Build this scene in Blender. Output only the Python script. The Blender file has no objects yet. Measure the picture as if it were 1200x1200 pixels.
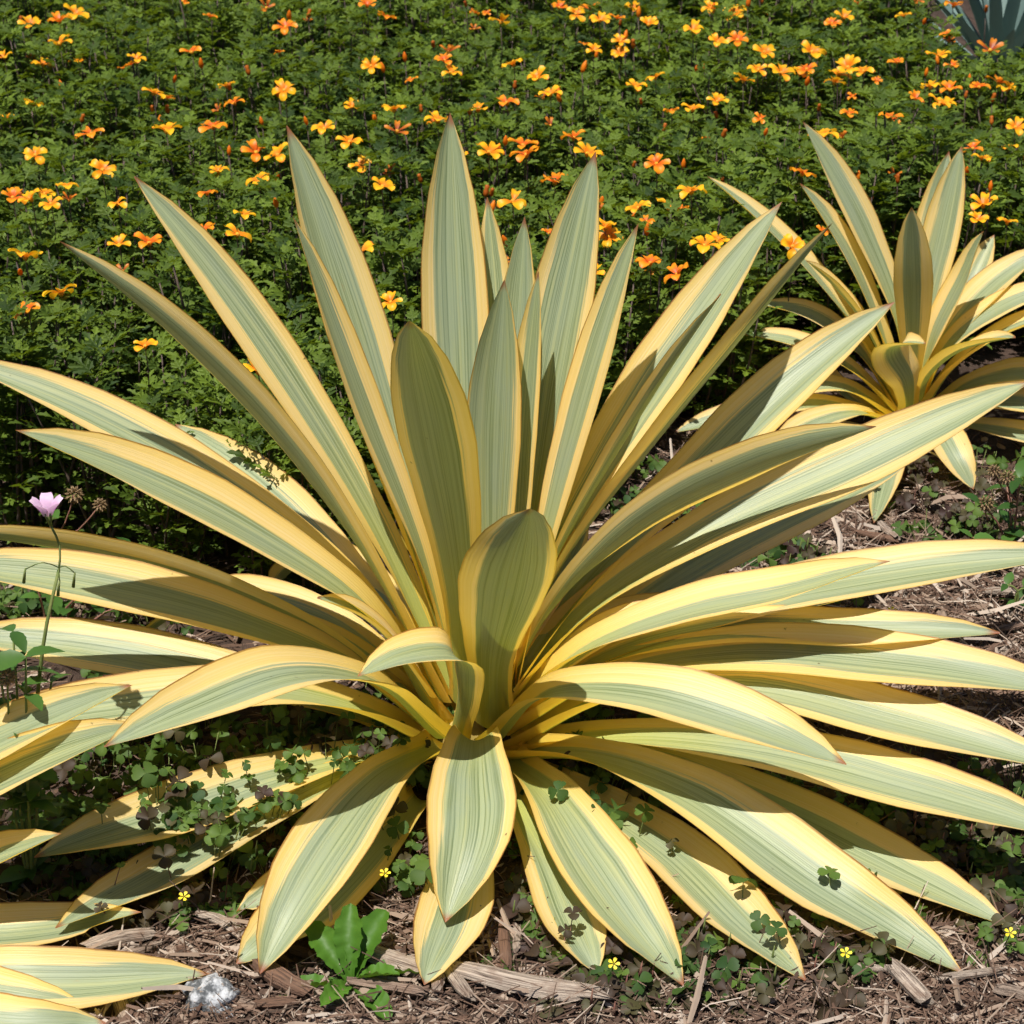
import bpy, math, random
import numpy as np
from mathutils import Vector, Matrix, Quaternion, noise

random.seed(7)
R = math.radians
scene = bpy.context.scene
col = scene.collection

# ------------------------------------------------------------------ camera
PITCH = R(27.0)
FPX = 2600.0                      # focal length in photograph pixels (1200 wide)
CAM = Vector((0.05, -1.99, 1.32))
FW = Vector((0, math.cos(PITCH), -math.sin(PITCH)))
UPV = Vector((0, math.sin(PITCH), math.cos(PITCH)))
RT = Vector((1, 0, 0))
cd = bpy.data.cameras.new('camera')
cam = bpy.data.objects.new('camera', cd); col.objects.link(cam)
cam.location = CAM
cam.rotation_euler = (math.pi/2 - PITCH, 0, 0)
cd.sensor_width = 36; cd.lens = 36*FPX/1200
cd.clip_start = 0.05; cd.clip_end = 400
cd.dof.use_dof = True; cd.dof.focus_distance = 2.2; cd.dof.aperture_fstop = 22
scene.camera = cam

# ------------------------------------------------------------------ light
SUN = Vector((-0.16, -0.26, 0.95)).normalized()       # direction towards the sun
elev = math.asin(SUN.z); rot = math.atan2(SUN.x, SUN.y)
w = bpy.data.worlds.new('World'); scene.world = w; w.use_nodes = True
wn = w.node_tree.nodes; wl = w.node_tree.links
bg = wn['Background']
sky = wn.new('ShaderNodeTexSky'); sky.sky_type = 'NISHITA'; sky.sun_disc = False
sky.sun_elevation = elev; sky.sun_rotation = rot
wl.new(sky.outputs[0], bg.inputs[0]); bg.inputs[1].default_value = 0.05
sd = bpy.data.lights.new('sun', 'SUN'); sd.energy = 5.0; sd.angle = R(0.53); sd.color = (1.0, 0.955, 0.88)
so = bpy.data.objects.new('sun', sd); col.objects.link(so)
so.rotation_euler = SUN.to_track_quat('Z', 'Y').to_euler()
vs = scene.view_settings
vs.view_transform = 'Standard'; vs.look = 'None'; vs.exposure = 0.55; vs.gamma = 1.0; vs.use_curve_mapping = False
scene.cycles.use_light_tree = False; scene.cycles.caustics_reflective = False; scene.cycles.caustics_refractive = False
scene.cycles.max_bounces = 6; scene.cycles.diffuse_bounces = 3; scene.cycles.transmission_bounces = 4; scene.cycles.adaptive_threshold = 0.025

# ------------------------------------------------------------------ helpers
def ray(px, py):
    return FW + RT*((px-600)/FPX) - UPV*((py-600)/FPX)
def at(px, py, Y):
    d = ray(px, py); return CAM + d*((Y-CAM.y)/d.y)
def at_z(px, py, z):
    d = ray(px, py); return CAM + d*((z-CAM.z)/d.z)
def to_px(p):
    v = Vector(p)-CAM; t = v.dot(FW)
    return 600+FPX*v.dot(RT)/t, 600-FPX*v.dot(UPV)/t, t
def smooth(a, b, x):
    t = min(1, max(0, (x-a)/(b-a))); return t*t*(3-2*t)
def lerp(a, b, t): return a+(b-a)*t
def ground_h(x, y):
    if abs(x) > 6 or abs(y) > 8: return 0.0
    return 0.012*noise.noise((x*3.1, y*3.1, 1.7)) + 0.006*noise.noise((x*11, y*11, 4.2))

class MB:
    """collects geometry with per-vertex float attributes"""
    def __init__(s): s.v = []; s.f = []; s.a = {}
    def add(s, verts, faces, **attrs):
        o = len(s.v); s.v.extend(verts); s.f.extend([tuple(i+o for i in f) for f in faces])
        for k, val in attrs.items():
            arr = s.a.setdefault(k, [])
            arr.extend([0.0]*(o-len(arr)))
            if isinstance(val, (int, float)): arr.extend([float(val)]*len(verts))
            else: arr.extend([float(x) for x in val])
    def mesh(s, name, smooth_=True):
        me = bpy.data.meshes.new(name)
        me.from_pydata([tuple(p) for p in s.v], [], s.f)
        for k, arr in s.a.items():
            arr = arr+[0.0]*(len(s.v)-len(arr))
            at_ = me.attributes.new(k, 'FLOAT', 'POINT'); at_.data.foreach_set('value', arr)
        if smooth_: me.polygons.foreach_set('use_smooth', [True]*len(me.polygons))
        me.update(); return me
    def build(s, name, mat, parent=None, smooth_=True):
        return link(name, s.mesh(name, smooth_), mat, parent)

def link(name, me, mat=None, parent=None, mw=None):
    if mat is not None and not me.materials: me.materials.append(mat)
    o = bpy.data.objects.new(name, me); col.objects.link(o)
    if parent: o.parent = parent
    if mw is not None: o.matrix_local = mw
    return o
def empty(name, loc=(0, 0, 0), rz=0, sc=1):
    o = bpy.data.objects.new(name, None); col.objects.link(o)
    o.location = loc; o.rotation_euler = (0, 0, rz); o.scale = (sc, sc, sc); o.empty_display_size = .02
    return o
def tag(o, label, cat, group=None, kind=None):
    o['label'] = label; o['category'] = cat
    if group: o['group'] = group
    if kind: o['kind'] = kind
    return o

def catmull(P, n):
    P = [Vector(p) for p in P]
    Q = [P[0]*2-P[1]]+P+[P[-1]*2-P[-2]]
    d = [0]
    for i in range(len(P)-1): d.append(d[-1]+(P[i+1]-P[i]).length)
    L = d[-1]; out = []
    for j in range(n):
        t = L*j/(n-1); i = 0
        while i < len(P)-2 and t > d[i+1]: i += 1
        u = (t-d[i])/(d[i+1]-d[i]+1e-9)
        p0, p1, p2, p3 = Q[i:i+4]
        # non-uniform tangents
        l0 = (p1-p0).length+1e-9; l1 = (p2-p1).length+1e-9; l2 = (p3-p2).length+1e-9
        m1 = ((p2-p1)/l1*l0+(p1-p0)/l0*l1)/(l0+l1)*l1
        m2 = ((p3-p2)/l2*l1+(p2-p1)/l1*l2)/(l1+l2)*l1
        u2 = u*u; u3 = u2*u
        out.append(p1*(2*u3-3*u2+1)+m1*(u3-2*u2+u)+p2*(-2*u3+3*u2)+m2*(u3-u2))
    return out
def tube(mb, pts, r0, r1, n=5, **attrs):
    pts = [Vector(p) for p in pts]; vs_ = []; fs = []
    m = len(pts)
    for i, p in enumerate(pts):
        T = (pts[min(i+1, m-1)]-pts[max(i-1, 0)]).normalized()
        a = T.orthogonal().normalized() if abs(T.z) < .2 else T.cross(Vector((1, 0, 0))).normalized()
        b = T.cross(a); r = lerp(r0, r1, i/(m-1))
        for k in range(n):
            an = 2*math.pi*k/n; vs_.append(p+a*(r*math.cos(an))+b*(r*math.sin(an)))
    for i in range(m-1):
        for k in range(n):
            k2 = (k+1) % n; fs.append((i*n+k, i*n+k2, (i+1)*n+k2, (i+1)*n+k))
    fs.append(tuple(range(n))[::-1]); fs.append(tuple((m-1)*n+k for k in range(n)))
    mb.add(vs_, fs, **attrs)

# ------------------------------------------------------------------ materials
class NT:
    def __init__(s, name):
        s.m = bpy.data.materials.new(name); s.m.use_nodes = True
        s.t = s.m.node_tree; s.n = s.t.nodes; s.n.clear()
        s.out = s.n.new('ShaderNodeOutputMaterial')
    def set(s, sock, val):
        if isinstance(val, bpy.types.NodeSocket): s.t.links.new(val, sock)
        elif val is not None:
            if hasattr(sock.default_value, '__len__') and not isinstance(val, (int, float)):
                val = tuple(val)
                if len(sock.default_value) == 4 and len(val) == 3: val = val+(1,)
            sock.default_value = val
    def attr(s, name):
        a = s.n.new('ShaderNodeAttribute'); a.attribute_name = name; return a.outputs['Fac']
    def math(s, op, a, b=None, c=None, clamp=False):
        m = s.n.new('ShaderNodeMath'); m.operation = op; m.use_clamp = clamp
        s.set(m.inputs[0], a)
        if b is not None: s.set(m.inputs[1], b)
        if c is not None: s.set(m.inputs[2], c)
        return m.outputs[0]
    def ss(s, a, b, x):
        m = s.n.new('ShaderNodeMapRange'); m.interpolation_type = 'SMOOTHSTEP'
        s.set(m.inputs[0], x); s.set(m.inputs[1], a); s.set(m.inputs[2], b)
        m.inputs[3].default_value = 0; m.inputs[4].default_value = 1
        return m.outputs[0]
    def xyz(s, x, y, z):
        c = s.n.new('ShaderNodeCombineXYZ')
        for i, v in enumerate((x, y, z)): s.set(c.inputs[i], v)
        return c.outputs[0]
    def noise(s, vec, scale=5, detail=3, rough=.5):
        t = s.n.new('ShaderNodeTexNoise'); s.set(t.inputs['Vector'], vec)
        t.inputs['Scale'].default_value = scale; t.inputs['Detail'].default_value = detail; t.inputs['Roughness'].default_value = rough
        return t.outputs['Fac']
    def voronoi(s, vec, scale, feat='F1'):
        t = s.n.new('ShaderNodeTexVoronoi'); s.set(t.inputs['Vector'], vec); t.inputs['Scale'].default_value = scale
        t.feature = feat; return t.outputs['Distance']
    def obj(s):
        return s.n.new('ShaderNodeTexCoord').outputs['Object']
    def world(s):
        return s.n.new('ShaderNodeNewGeometry').outputs['Position']
    def rand(s):
        return s.n.new('ShaderNodeObjectInfo').outputs['Random']
    def mix(s, f, a, b, mode='MIX'):
        m = s.n.new('ShaderNodeMix'); m.data_type = 'RGBA'; m.blend_type = mode
        s.set(m.inputs[0], f); s.set(m.inputs[6], a); s.set(m.inputs[7], b); return m.outputs[2]
    def bump(s, h, strength=.3, dist=.002):
        b = s.n.new('ShaderNodeBump'); b.inputs['Strength'].default_value = strength; b.inputs['Distance'].default_value = dist
        s.set(b.inputs['Height'], h); return b.outputs[0]
    def finish(s, color, rough=.5, spec=.5, trans=0, tcolor=None, normal=None):
        p = s.n.new('ShaderNodeBsdfPrincipled'); s.set(p.inputs['Base Color'], color)
        s.set(p.inputs['Roughness'], rough); p.inputs['Specular IOR Level'].default_value = spec
        if normal is not None: s.t.links.new(normal, p.inputs['Normal'])
        if not trans:
            s.t.links.new(p.outputs[0], s.out.inputs[0]); return s.m
        tr = s.n.new('ShaderNodeBsdfTranslucent'); s.set(tr.inputs[0], tcolor if tcolor is not None else color)
        if normal is not None: s.t.links.new(normal, tr.inputs['Normal'])
        mx = s.n.new('ShaderNodeMixShader'); s.set(mx.inputs[0], trans)
        s.t.links.new(p.outputs[0], mx.inputs[1]); s.t.links.new(tr.outputs[0], mx.inputs[2])
        s.t.links.new(mx.outputs[0], s.out.inputs[0]); return s.m

def mat_yucca():
    t = NT('variegated_leaf')
    u = t.attr('uu'); v = t.attr('vv'); r = t.attr('rnd'); mg = t.attr('mg'); off = t.attr('off')
    r100 = t.math('MULTIPLY', r, 87.3)
    jag = t.noise(t.xyz(t.math('ADD', t.math('MULTIPLY', u, 9), r100), t.math('MULTIPLY', v, 1.3), r100), 1, 4, .65)
    au = t.math('ABSOLUTE', t.math('ADD', u, off))
    g = t.math('ADD', mg, t.math('MULTIPLY', t.math('SUBTRACT', jag, .5), .62))
    g = t.math('ADD', g, t.math('MULTIPLY', t.ss(.72, 1, v), .22))
    ymask = t.ss(t.math('SUBTRACT', g, .075), t.math('ADD', g, .055), au)
    st = t.noise(t.xyz(t.math('ADD', t.math('MULTIPLY', u, 26), r100), t.math('MULTIPLY', v, .9), r100), 1, 3, .6)
    st2 = t.noise(t.xyz(t.math('ADD', t.math('MULTIPLY', u, 8), r100), t.math('MULTIPLY', v, .6), t.math('ADD', r100, 9)), 1, 2, .5)
    green = t.mix(t.ss(.29, .60, st), (.120, .165, .075), (.315, .365, .205))
    green = t.mix(t.math('MULTIPLY', t.ss(.52, .72, st2), .55), green, (.44, .45, .20))
    blue = t.noise(t.xyz(t.math('MULTIPLY', u, 1.5), t.math('MULTIPLY', v, 5), r100), 1, 3)
    green = t.mix(t.math('MULTIPLY', t.ss(.4, .7, blue), .35), green, (.25, .31, .24))
    yell = t.mix(t.ss(.3, .7, st), (.86, .635, .22), (.94, .735, .37))
    # deeper gold towards the leaf base
    basef = t.math('SUBTRACT', 1, t.ss(.06, .52, v))
    yell = t.mix(t.math('MULTIPLY', basef, .85), yell, (.84, .61, .045))
    green = t.mix(t.math('MULTIPLY', basef, .7), green, (.46, .46, .05))
    yell = t.mix(t.math('MULTIPLY', t.ss(.72, .97, t.math('ABSOLUTE', u)), .55), yell, (.84, .56, .12))
    c = t.mix(ymask, green, yell)
    # horny brown edge and tip
    ed = t.noise(t.xyz(u, t.math('MULTIPLY', v, 14), r100), 1, 2)
    edge = t.math('MULTIPLY', t.ss(.945, .985, t.math('ABSOLUTE', u)), t.math('ADD', .25, t.math('MULTIPLY', t.ss(.3, .8, v), t.math('ADD', ed, .25))), clamp=True)
    c = t.mix(edge, c, (.27, .10, .025))
    tipn = t.math('ADD', v, t.math('MULTIPLY', t.math('SUBTRACT', ed, .5), .03))
    c = t.mix(t.math('MULTIPLY', t.ss(.968, .995, tipn), .9), c, (.26, .065, .03))
    # specks and rusty scuffs
    vo = t.math('ADD', t.voronoi(t.obj(), 41), t.math('MULTIPLY', t.math('SUBTRACT', t.noise(t.obj(), 420, 2), .5), .16))
    sp = t.math('SUBTRACT', 1, t.ss(.02, .07, vo))
    sel = t.ss(.54, .6, t.noise(t.obj(), 13, 1))
    c = t.mix(t.math('MULTIPLY', t.math('MULTIPLY', sp, sel), .85), c, (.05, .028, .015))
    sc = t.ss(.66, .74, t.noise(t.xyz(t.math('MULTIPLY', u, 5), t.math('MULTIPLY', v, 13), r100), 1, 5, .7))
    c = t.mix(t.math('MULTIPLY', sc, .25), c, (.36, .20, .07))
    tc = t.mix(.72, c, t.mix(ymask, (.42, .46, .012), (1.0, .70, .035)))
    nr = t.bump(t.math('ADD', st, t.math('MULTIPLY', jag, .6)), .35, .0015)
    return t.finish(c, t.math('ADD', .36, t.math('MULTIPLY', st, .18)), .5, t.math('ADD', .24, t.math('MULTIPLY', ymask, .20)), tc, nr)

def mat_foliage(name, dark, light, trans=.35, tc=(.18, .30, .02), rough=.45, spots=None, veins=False):
    t = NT(name)
    tint = t.attr('tint')
    rr = t.math('ADD', tint, t.math('MULTIPLY', t.math('SUBTRACT', t.rand(), .5), .35), clamp=True)
    c = t.mix(rr, dark, light)
    if spots: c = t.mix(t.ss(.58, .75, t.noise(t.world(), 38, 3)), c, spots)
    return t.finish(c, rough, .25, trans, t.mix(.6, c, tc))

def mat_flat(name, a, b, scale=40, rough=.7, trans=0, tc=None, spec=.3, stretch=None, bump=.3):
    t = NT(name); p = t.obj()
    if stretch:
        mp = t.n.new('ShaderNodeMapping'); t.set(mp.inputs[0], p); mp.inputs['Scale'].default_value = stretch; p = mp.outputs[0]
    n = t.noise(p, scale, 4, .6)
    f = t.ss(.3, .7, n)
    c = t.mix(f, a, b)
    return t.finish(c, rough, spec, trans, tc, t.bump(n, bump, .002))

M = {}
M['yucca'] = mat_yucca()
M['bed'] = mat_foliage('bedding_leaf', (.020, .046, .006), (.130, .195, .020), .36, (.24, .32, .010), .6)
M['clover'] = mat_foliage('clover_leaf', (.020, .056, .014), (.090, .150, .026), .3, (.16, .28, .03), .6)
M['bronze'] = mat_foliage('bronze_clover_leaf', (.032, .016, .013), (.052, .048, .018), .12, (.12, .10, .02), .6)
M['weed'] = mat_foliage('weed_leaf', (.022, .062, .014), (.075, .160, .030), .28, (.16, .30, .02), .4)
M['lettuce'] = mat_foliage('seedling_leaf', (.040, .115, .012), (.085, .190, .022), .3, (.18, .32, .02), .5)
M['agave'] = mat_foliage('blue_grey_leaf', (.10, .16, .15), (.18, .25, .23), .1, (.15, .22, .15), .6)
M['stem'] = mat_flat('purple_brown_stem', (.050, .032, .030), (.115, .085, .065), 90)
M['greenstem'] = mat_flat('green_stem', (.09, .13, .03), (.15, .17, .05), 90)
M['redstem'] = mat_flat('reddish_stem', (.16, .06, .05), (.22, .12, .08), 90)
M['crown'] = mat_flat('leaf_base_tissue', (.30, .22, .05), (.45, .33, .09), 50)
def mat_petal(name, tipc, basec, thr=.45):
    t = NT(name); v = t.attr('vv'); u = t.attr('uu')
    n = t.noise(t.xyz(t.math('MULTIPLY', u, 7), v, t.math('MULTIPLY', t.rand(), 30)), 1, 3)
    f = t.ss(thr-.3, thr+.35, t.math('ADD', v, t.math('MULTIPLY', t.math('SUBTRACT', n, .5), .5)))
    rim = t.math('MULTIPLY', t.ss(.86, 1, v), t.ss(.3, .8, t.rand()))
    c = t.mix(rim, t.mix(f, basec, tipc), (.74, .16, .012))
    return t.finish(c, .45, .3, .4, c, None)
M['petal_y'] = mat_petal('golden_petal', (.92, .50, .012), (.84, .22, .008))
M['petal_o'] = mat_petal('orange_petal', (.88, .33, .010), (.72, .12, .008), .5)
M['petal_r'] = mat_petal('rusty_petal', (.66, .22, .015), (.36, .06, .012), .5)
M['centre'] = mat_flat('flower_centre', (.35, .12, .01), (.75, .40, .02), 300)
M['lemon'] = mat_flat('lemon_petal', (.85, .62, .03), (.90, .72, .05), 200, .5, .3, (.9, .7, .05))
M['pink'] = mat_flat('pink_petal', (.66, .42, .66), (.80, .62, .78), 80, .5, .4, (.8, .5, .75))
M['seed'] = mat_flat('seed_head', (.10, .06, .03), (.26, .18, .09), 400)
def mat_soil():
    t = NT('mulch_soil'); p = t.world()
    n = t.noise(p, 26, 6, .7); n2 = t.noise(p, 150, 4, .7)
    c = t.mix(t.ss(.3, .7, n), (.028, .018, .013), (.075, .048, .036))
    c = t.mix(t.math('MULTIPLY', t.ss(.5, .75, n2), .5), c, (.14, .10, .08))
    return t.finish(c, .95, .2, 0, None, t.bump(t.math('ADD', n, n2), 1, .006))
M['soil'] = mat_soil()
def mat_straw():
    t = NT('mulch_straw'); r = t.attr('tint')
    cr = t.n.new('ShaderNodeValToRGB'); t.set(cr.inputs[0], r)
    e = cr.color_ramp.elements
    e[0].position = 0; e[0].color = (.030, .018, .013, 1); e[1].position = 1; e[1].color = (.52, .44, .37, 1)
    for pos, cc in ((.3, (.075, .038, .025)), (.55, (.165, .100, .070)), (.8, (.33, .25, .19))):
        k = e.new(pos); k.color = cc+(1,)
    n = t.noise(t.obj(), 130, 3)
    c = t.mix(.18, cr.outputs[0], t.mix(n, (.05, .03, .02), (.35, .26, .19)))
    return t.finish(c, .85, .25, 0, None, t.bump(n, .4, .001))
M['straw'] = mat_straw()
def mat_wood():
    t = NT('weathered_wood'); v = t.attr('vv'); u = t.attr('uu'); r = t.rand()
    rr = t.math('MULTIPLY', r, 63)
    n = t.noise(t.xyz(t.math('ADD', t.math('MULTIPLY', u, 16), rr), t.math('MULTIPLY', v, 2.2), rr), 1, 5, .65)
    n2 = t.noise(t.obj(), 70, 3)
    pale = t.mix(t.ss(.25, .75, r), (.17, .095, .062), (.42, .345, .28))
    c = t.mix(t.ss(.3, .62, n), (.055, .034, .025), pale)
    c = t.mix(t.math('MULTIPLY', t.ss(.5, .7, n2), .5), c, (.16, .10, .07))
    return t.finish(c, .85, .25, 0, None, t.bump(n, .9, .003))
M['wood'] = mat_wood()
def mat_rock():
    t = NT('grey_rock'); p = t.obj()
    n = t.noise(p, 60, 5, .65); n2 = t.noise(p, 190, 3)
    c = t.mix(t.ss(.42, .58, n), (.07, .075, .08), (.42, .43, .45))
    c = t.mix(t.math('MULTIPLY', t.ss(.58, .72, n2), .7), c, (.33, .24, .17))
    return t.finish(c, .8, .3, 0, None, t.bump(t.math('ADD', n, n2), .8, .004))
M['rock'] = mat_rock()

# ------------------------------------------------------------------ ground
def build_ground():
    xs = sorted(set([-150, -60, -25, -10, -5, -3, -2.2]+[round(-1.7+i*.035, 4) for i in range(98)]+[2.2, 3, 5, 10, 25, 60, 150]))
    ys = sorted(set([-150, -60, -25, -10, -5, -3, -1.5]+[round(-1.0+i*.035, 4) for i in range(118)]+[3.6, 5, 10, 25, 60, 150]))
    mb = MB(); nx = len(xs)
    vs_ = [(x, y, ground_h(x, y)) for y in ys for x in xs]
    fs = [(j*nx+i, j*nx+i+1, (j+1)*nx+i+1, (j+1)*nx+i) for j in range(len(ys)-1) for i in range(nx-1)]
    mb.add(vs_, fs)
    g = mb.build('ground', M['soil']); g['kind'] = 'structure'; g['label'] = 'brown bark mulch ground under the plants'
build_ground()

# ------------------------------------------------------------------ variegated rosette plants
PROF = [(0, .60), (.08, .52), (.2, .52), (.35, .68), (.5, .88), (.63, 1.0), (.74, .95), (.84, .75), (.92, .47), (.97, .2), (1, .012)]
def profile(s):
    for (a, fa), (b, fb) in zip(PROF, PROF[1:]):
        if s <= b:
            return lerp(fa, fb, smooth(a, b, s)*.35+(s-a)/(b-a)*.65)
    return .01
NU = 10; NV = 30
def yucca_leaf(parent, P3, width, k=.25, az=None, ground=True, mg=None, off=None, c=1.0, twist=0, base_w=1.0, name='leaf'):
    """P3: 3D centre line from the crown to the tip; k turns the upper face towards the open (front) side"""
    org = parent.location
    C = catmull(P3, NV)
    if ground:
        for i in range(4, NV):
            p = C[i]; zmin = ground_h(p.x, p.y)+.018+.012*profile(i/(NV-1))
            if p.z < zmin:                                   # lies on the mulch: slide it forward until it rests there
                d = (p-CAM); C[i] = CAM+d*((zmin-CAM.z)/d.z)
    if az is None:
        h = C[-1]-C[0]
    else: h = Vector((math.cos(R(az)), math.sin(R(az)), 0))
    h = Vector((h.x, h.y, 0)); rh = h.normalized() if h.length > .02 else Vector((0, -1, 0))
    S0 = rh.cross(Vector((0, 0, 1)))
    front = Vector((0.02, -.84, .54))
    rnd = random.random(); mg = mg if mg is not None else random.uniform(.40, .56); off = off if off is not None else random.uniform(-.12, .12)
    vs_, uu, vv = [], [], []
    wob = random.uniform(-1, 1); ph = random.uniform(0, 6.28)
    prevS = None
    for i in range(NV):
        s = i/(NV-1)
        T = (C[min(i+1, NV-1)]-C[max(i-1, 0)]).normalized()
        N = S0.cross(T)
        N = N-T*N.dot(T); N = N.normalized() if N.length > .05 else -rh
        f = front-T*front.dot(T)
        N = (N+f*(k*smooth(.05, .45, s))).normalized()
        N = (N-T*N.dot(T)).normalized()
        S = T.cross(N).normalized()
        if twist:
            q = Quaternion(T, R(twist)*smooth(.2, .9, s)); S = q @ S; N = q @ N
        hw = width*.5*profile(s)*(lerp(base_w, 1, smooth(0, .4, s)))
        ch = c*(lerp(.85, .36, smooth(0, .45, s)) + .22*smooth(.7, 1, s))
        for j in range(NU+1):
            u = -1+2*j/NU
            rip = .0018*wob*math.sin(s*9+ph+u*1.2)*abs(u)
            x = u*hw*(1-.16*ch*abs(u))
            vs_.append(C[i]+S*x+N*(ch*hw*abs(u)**1.7+rip)-org)
            uu.append(u); vv.append(s)
    fs = [(i*(NU+1)+j, i*(NU+1)+j+1, (i+1)*(NU+1)+j+1, (i+1)*(NU+1)+j) for i in range(NV-1) for j in range(NU)]
    mb = MB(); mb.add(vs_, fs, uu=uu, vv=vv, rnd=rnd, mg=mg, off=off)
    return mb.build(name, M['yucca'], parent)

def px_leaf(parent, pts, ys, width, yb=0.0, **kw):
    """pts: picture positions of the centre line; ys: depth of the tip, or one depth per point"""
    if isinstance(ys, (int, float)):
        L = [0]
        for a, b in zip(pts, pts[1:]): L.append(L[-1]+math.dist(a, b))
        ys = [lerp(yb, ys, l/L[-1]) for l in L]
    return yucca_leaf(parent, [at(p[0], p[1], y) for p, y in zip(pts, ys)], width, **kw)

def crown(parent, h, r):
    mb = MB(); vs_ = []; fs = []; n = 14; rings = 7
    for i in range(rings):
        t = i/(rings-1); rr = r*(1.1-.75*t)
        for k in range(n):
            a = 2*math.pi*k/n; q = rr*(1+.18*math.sin(3*a+i*2.1))
            vs_.append((q*math.cos(a), q*math.sin(a), h*t-.02))
    for i in range(rings-1):
        for k in range(n): fs.append((i*n+k, i*n+(k+1) % n, (i+1)*n+(k+1) % n, (i+1)*n+k))
    fs.append(tuple((rings-1)*n+k for k in range(n)))
    mb.add(vs_, fs); mb.build('crown', M['crown'], parent)

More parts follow.
